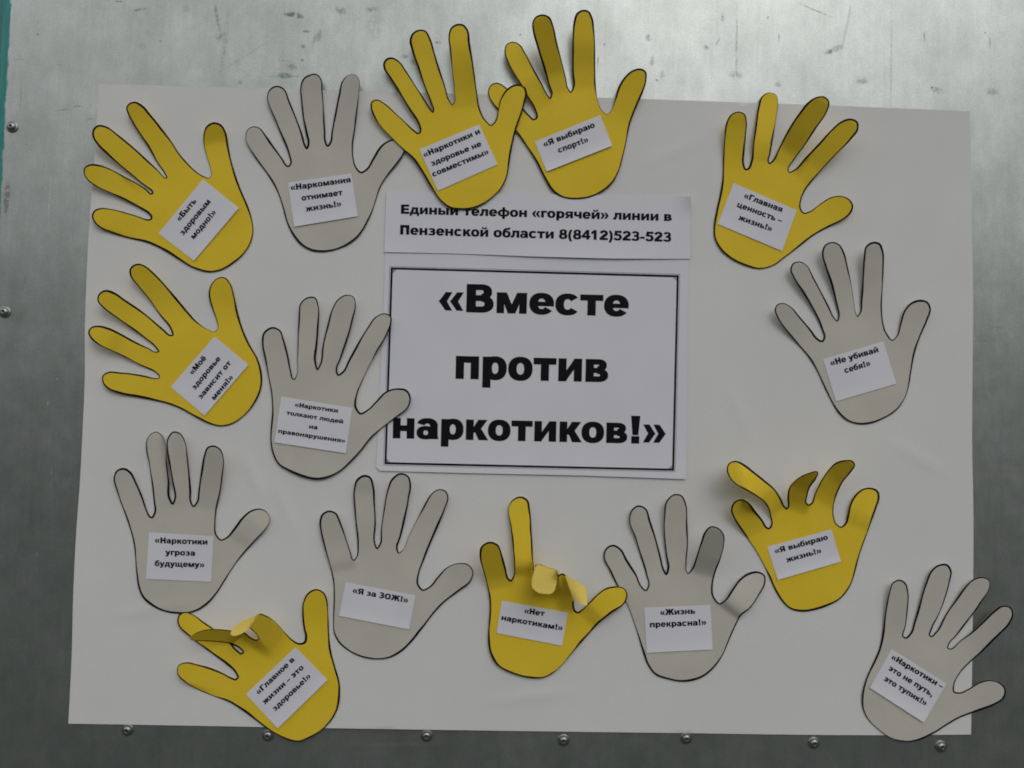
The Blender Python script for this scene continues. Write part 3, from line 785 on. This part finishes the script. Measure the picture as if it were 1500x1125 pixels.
paper_hand('y', (110, 370), 290, 1208, '''895,1055 820,1040 740,1000 650,950 560,915 470,895 370,875 270,855 205,830 172,790 170,755 200,733 270,735 350,743 430,757 488,773 510,774 522,755 500,730 420,692 320,640 220,592 140,555 98,520 84,485 98,460 140,450 200,462 280,500 360,545 440,585 492,613 516,606
 500,580 430,520 340,455 250,390 175,335 140,290 148,255 185,232 235,245 300,290 390,350 470,415 540,475 575,508 600,505 590,470 530,390 460,290 390,205 340,140 335,110 350,85 385,72 420,82 480,130 550,205 620,285 690,370 750,435 810,475 855,490 878,462 868,410
 845,350 825,290 820,240 835,195 870,160 910,155 940,185 965,260 990,370 1020,470 1065,570 1110,650 1130,710 1137,790 1125,850 1090,920 1030,990 960,1040''',
 .8, [(640, 420, 370, 80, 78, S(10), 2), (520, 540, 175, 250, 78, S(11), 0), (470, 660, 100, 470, 75, [(0, 0), (.5, 4), (.7, 8), (1, 9)], 0), (470, 820, 180, 770, 75, S(4), 0), (930, 470, 890, 160, 85, S(4), 0)],
 [(583, 820), (850, 512), (1058, 685), (790, 995)], [('«Моё', (716, 748), (803, 645)), ('здоровье', (730, 840), (890, 648)), ('зависит от', (768, 897), (955, 675)), ('меня!»', (850, 902), (968, 762))], 38,
 'yellow paper hand whose slip of four lines reads Моё здоровье зависит от меня', seed=7)

paper_hand('g', (360, 420), 260, 975, '''400,1055 330,1045 240,1010 180,970 150,910 140,850 143,760 150,680 145,590 130,500 110,400 93,310 100,255 145,225 185,240 205,290 230,380 245,470 252,505 266,515 283,492 288,400 290,290 295,170 305,90 345,60 380,62 395,100 397,200 390,310 383,430 393,460 408,438
 425,330 450,220 480,120 510,70 555,48 590,58 600,95 585,180 555,290 520,390 495,460 506,488 530,475 570,400 620,310 670,230 720,165 765,150 795,165 797,195 770,265 720,350 670,440 630,530 605,600 605,670 630,700 670,680 720,630 770,580 830,562 885,572 903,610 890,660
 830,710 750,770 690,825 630,900 570,965 510,1015 450,1045''',
 1.9, [(190, 520, 145, 228, 70, S(4), 0), (335, 470, 345, 62, 66, S(4), 0), (460, 470, 560, 50, 68, S(5), 0), (570, 530, 765, 155, 72, S(4), 0), (720, 740, 870, 590, 85, S(3), 0)],
 [(195, 603), (585, 665), (550, 915), (157, 855)], [('«Наркотики', (268, 658), (505, 692)), ('толкают людей', (222, 702), (533, 752)), ('на', (347, 778), (393, 784)), ('правонарушения»', (178, 803), (545, 858))], 28,
 'grey paper hand whose slip of four lines ends in правонарушения, overlapping the title sheet border', seed=8)

paper_hand('g', (150, 620), 260, 1009, '''430,1078 350,1065 270,1025 230,985 208,930 197,850 190,750 180,670 155,580 120,480 85,380 68,310 85,270 125,258 155,275 190,340 225,420 250,500 262,528 280,540 298,515 295,440 285,340 270,230 252,130 260,85 305,52 340,75 355,130 363,220 376,330 385,440 399,462 412,440
 402,340 387,240 370,150 373,90 405,50 440,60 468,110 480,190 490,280 500,380 502,455 517,477 535,460 550,380 565,270 582,180 600,138 635,130 668,150 685,200 680,290 665,400 645,490 637,570 645,640 675,668 705,655 750,600 800,535 850,497 900,490 935,510 948,550 930,590
 870,660 800,740 750,800 700,880 650,960 600,1020 550,1055 490,1075''',
 .8, [(590, 490, 638, 130, 70, [(0, 0), (.3, 3), (1, 13)], 0), (450, 480, 408, 52, 55, [(0, 0), (.4, 3), (1, 9)], 0), (340, 490, 305, 55, 55, S(3), 0), (210, 540, 120, 262, 70, S(4), 0), (760, 680, 900, 500, 85, [(0, 0), (.3, 2), (.7, 3), (1, 2)], 0)],
 [(265, 620), (632, 642), (618, 902), (247, 885)], [('«Наркотики', (297, 680), (597, 690)), ('угроза', (357, 748), (527, 753)), ('будущему»', (297, 811), (580, 820))], 38,
 'grey paper hand whose slip reads Наркотики угроза будущему, two of its fingers almost touching', seed=9)

paper_hand('y', (240, 850), 280, 1212, '''855,1019 800,1012 740,985 660,940 600,895 520,835 430,775 320,730 220,690 140,645 100,610 88,575 100,540 140,525 210,538 300,562 380,597 430,625 455,633 474,615 460,585 400,530 320,470 220,395 150,340 100,290 90,250 100,220 135,205 180,220 240,262 300,302 360,345 420,400 465,452 492,470
 507,455 480,425 450,410 432,402 470,365 505,335 545,365 585,384 608,374 600,350 570,320 549,300 547,297 549,292 575,252 598,220 602,218 645,228 700,265 760,330 810,380 860,406 895,395 902,365 890,300 882,210 888,140 920,80 970,60 1010,80 1030,120 1035,190 1040,270 1045,370 1060,470 1085,560 1108,640 1113,720 1105,790 1070,870 1000,945 910,1000''',
 .8, [(770, 425, 575, 255, 70, [(0, 0), (.2, 1.5), (.5, 8.5), (1, 22)], 0, 70), (420, 560, 110, 220, 85, S(2), 0), (400, 650, 100, 560, 75, S(5), 0), (960, 330, 965, 70, 85, S(4), 0)],
 [(520, 722), (835, 425), (1038, 632), (722, 940)], [('«Главное в', (600, 727), (832, 507)), ('жизни – это', (640, 790), (890, 557)), ('здоровье!»', (705, 832), (935, 612))], 40,
 'yellow paper hand with two curled fingers whose slip reads Главное в жизни это здоровье', seed=10, folds=[(547, 298, 602, 218)],
 ribbons=[([(506, 334, 12.6, 434, 403, 1), (420, 318, 15, 395, 397, 5), (340, 310, 20, 310, 389, 10), (255, 315, 24, 245, 386, 15), (195, 338, 25, 197, 383, 19), (165, 360, 24, 167, 375, 22)], True),
          ([(546, 298, 22.3, 600, 217, 22.3), (512, 327, 24.5, 535, 241, 20.5), (478, 345, 25, 480, 269, 19), (440, 353, 24, 438, 305, 19), (424, 347, 22, 424, 330, 20.5)], False)])

paper_hand('g', (450, 680), 260, 975, '''380,1067 300,1055 220,1015 175,975 152,930 147,850 150,750 148,650 130,560 100,460 78,370 72,310 85,275 120,258 155,270 180,320 210,410 235,490 243,522 258,533 275,512 280,440 272,340 262,230 260,140 275,85 315,62 345,72 362,120 368,220 373,330 372,450 383,468 398,452
 410,360 425,250 445,140 465,85 515,52 555,70 566,105 555,190 535,300 510,400 490,468 502,494 525,480 560,400 610,300 650,220 685,165 720,142 757,148 772,180 755,240 720,330 680,420 640,520 610,600 605,660 635,695 670,680 720,620 770,570 830,548 885,555 908,590 895,640
 830,695 750,755 690,820 630,900 570,975 510,1030 450,1060''',
 .8, [(190, 590, 120, 262, 75, [(0, 0), (.15, 2), (.5, 3), (1, 6)], 1), (320, 480, 312, 65, 66, [(0, 0), (.5, 2), (.75, 3), (1, 7)], 0), (455, 480, 525, 55, 68, S(7), 0), (580, 520, 740, 148, 72, S(5), 0), (720, 740, 870, 580, 85, S(3), 0)],
 [(210, 648), (595, 720), (560, 908), (175, 833)], [('«Я за ЗОЖ!»', (247, 706), (553, 762))], 36,
 'grey paper hand whose slip carries the single line Я за ЗОЖ', seed=11)

paper_hand('g', (870, 710), 270, 1012, '''480,1078 410,1065 340,1040 300,990 270,910 245,820 220,740 185,650 140,570 90,470 57,390 70,350 105,333 140,350 180,415 230,495 262,568 285,585 304,560 290,490 260,390 230,290 198,185 210,140 245,117 280,130 305,195 335,290 365,400 385,478 397,495 408,468
 400,390 390,290 390,180 402,90 445,55 480,62 500,100 508,200 512,320 503,440 502,475 517,494 535,475 565,400 590,320 612,260 640,233 680,240 710,275 710,330 690,410 660,490 648,550 655,620 690,658 720,640 760,580 800,525 845,490 900,480 935,500 938,530 900,610
 850,680 805,715 780,760 740,850 700,940 650,1010 590,1055 530,1075''',
 .8, [(590, 500, 670, 235, 88, [(0, 0), (.1, 2), (.4, 11), (1, 27)], 0), (740, 700, 900, 485, 90, [(0, 0), (.1, 5), (.25, 6), (1, 1)], 0), (450, 490, 450, 60, 68, S(8), 0), (340, 500, 245, 120, 66, S(4), 0), (220, 560, 100, 340, 70, S(1), 0)],
 [(277, 675), (640, 660), (652, 905), (290, 923)], [('«Жизнь', (363, 717), (557, 708)), ('прекрасна!»', (308, 783), (618, 770))], 38,
 'grey paper hand whose slip reads Жизнь прекрасна, one finger bent forward and the thumb creased', seed=13)

paper_hand('y', (680, 710), 260, 975, '''395,1060 345,1055 290,1041 230,1018 180,985 148,930 135,850 140,760 145,650 130,550 105,460 88,385 95,345 140,317 180,330 205,390 225,460 238,517 255,532 275,507 278,430 270,330 258,220 248,130 265,90 310,68 345,85 357,140 365,240 372,350 376,440 378,472 390,470
 395,446 398,438 402,438 455,457 508,477 512,480 511,486 505,512 520,500 540,492 555,499 572,572 598,628 597,665 605,695 625,705 650,690 690,650 740,600 785,570 840,563 880,575 892,610 880,645 810,700 740,755 670,830 600,910 540,980 480,1035 440,1055''',
 2.3, [(190, 570, 140, 318, 75, [(0, 0), (.2, 3), (.6, 14), (1, 24)], 0), (325, 500, 308, 70, 60, [(0, 0), (.08, 5), (.16, 7), (1, 2)], 0), (446, 620, 455, 458, 62, [(0, 0), (.3, 4), (1, 20)], 0), (572, 700, 562, 497, 38, [(0, 0), (.45, 6), (1, 23)], 0), (690, 770, 870, 590, 90, [(0, 0), (.3, 5), (1, 3)], 0)],
 [(207, 637), (570, 703), (537, 885), (178, 815)], [('«Нет', (328, 706), (440, 722)), ('наркотикам!»', (203, 743), (540, 802))], 36,
 'yellow paper hand with two fingers folded over and one standing straight, its slip reads Нет наркотикам', seed=12, folds=[(398, 438, 512, 480), (556, 505, 598, 628)],
 ribbons=[([(395, 434, 22.3, 515, 475, 22.3), (384, 478, 24, 510, 515, 24), (371, 530, 26, 504, 555, 26), (374, 562, 27, 496, 582, 27), (388, 581, 27.7, 482, 596, 27.7), (415, 597, 28, 462, 602, 28)], False),
          ([(553, 497, 25.5, 598, 629, 24), (595, 520, 23, 626, 645, 27), (640, 546, 21.5, 656, 660, 29.5), (669, 566, 21, 670, 666, 30), (675, 592, 22, 675, 655, 29.5)], False)])

paper_hand('y', (1050, 660), 260, 1170, '''560,1057 490,1040 430,985 390,920 350,830 310,740 265,660 210,580 150,500 110,430 98,390 115,345 165,325 205,345 250,400 300,465 323,508 343,518 366,490 358,430 345,380 320,340 260,295 190,255 130,220 85,170 70,125 85,85 130,73 180,95 250,150 320,205 380,260 420,320 446,376
 460,388 474,372 470,310 480,250 540,185 600,155 665,143 650,185 610,240 590,300 583,342 603,363 625,355 650,290 690,205 740,130 790,82 850,68 890,70 907,92 880,140 830,200 790,280 765,360 765,430 785,490 820,510 850,485 865,430 885,350 920,290 970,255 1020,250 1060,270
 1068,310 1050,370 1010,480 970,590 935,690 910,790 870,900 815,970 740,1015 650,1045''',
 .8, [(410, 400, 110, 100, 95, [(0, 0), (.1, 4), (.35, 10), (.6, 9), (1, 5)], -4), (505, 400, 580, 150, 78, [(0, 0), (.2, 3), (.6, 13), (1, 30)], 0), (700, 350, 890, 75, 102, [(0, 0), (.2, 3), (.5, 10), (1, 30)], 0), (240, 560, 140, 330, 85, S(13, 1.3), 0), (910, 500, 1020, 255, 90, [(0, 0), (.2, 1.6), (.4, 2.2), (1, 1)], 0)],
 [(333, 635), (755, 520), (818, 732), (402, 853)], [('«Я выбираю', (385, 680), (735, 585)), ('жизнь!»', (460, 738), (692, 673))], 42,
 'yellow paper hand with curling fingertips whose slip reads Я выбираю жизнь', seed=14)

paper_hand('g', (1230, 810), 270, 1012, '''365,1033 290,1015 210,960 155,905 130,850 127,780 150,690 190,600 220,530 240,430 255,320 275,220 295,165 325,150 358,165 372,210 370,310 358,400 346,462 365,470 388,450 415,370 445,270 475,170 505,100 545,68 590,66 610,95 600,160 575,250 535,350 500,420 490,453 503,463 530,440
 580,350 640,260 690,190 735,148 785,136 820,155 818,190 780,260 710,360 640,450 592,505 590,526 610,532 660,490 730,435 790,380 850,320 895,292 935,300 950,335 935,380 870,450 790,530 710,600 655,660 622,730 625,765 655,772 710,750 765,715 820,702 875,715
 908,750 900,795 850,830 760,865 670,895 590,940 510,990 430,1025''',
 .9, [(300, 460, 325, 155, 72, S(6), 0), (450, 430, 575, 70, 72, S(4), 0), (580, 450, 790, 145, 72, S(5), 0), (690, 560, 925, 310, 75, S(10), 0), (710, 820, 880, 750, 85, S(4), 0)],
 [(285, 527), (587, 717), (462, 932), (165, 740)], [('«Наркотики –', (280, 580), (560, 747)), ('это не путь,', (265, 640), (505, 790)), ('это тупик!»', (240, 698), (470, 840))], 36,
 'grey paper hand whose slip reads это не путь это тупик, hanging past the corner of the poster', seed=15)
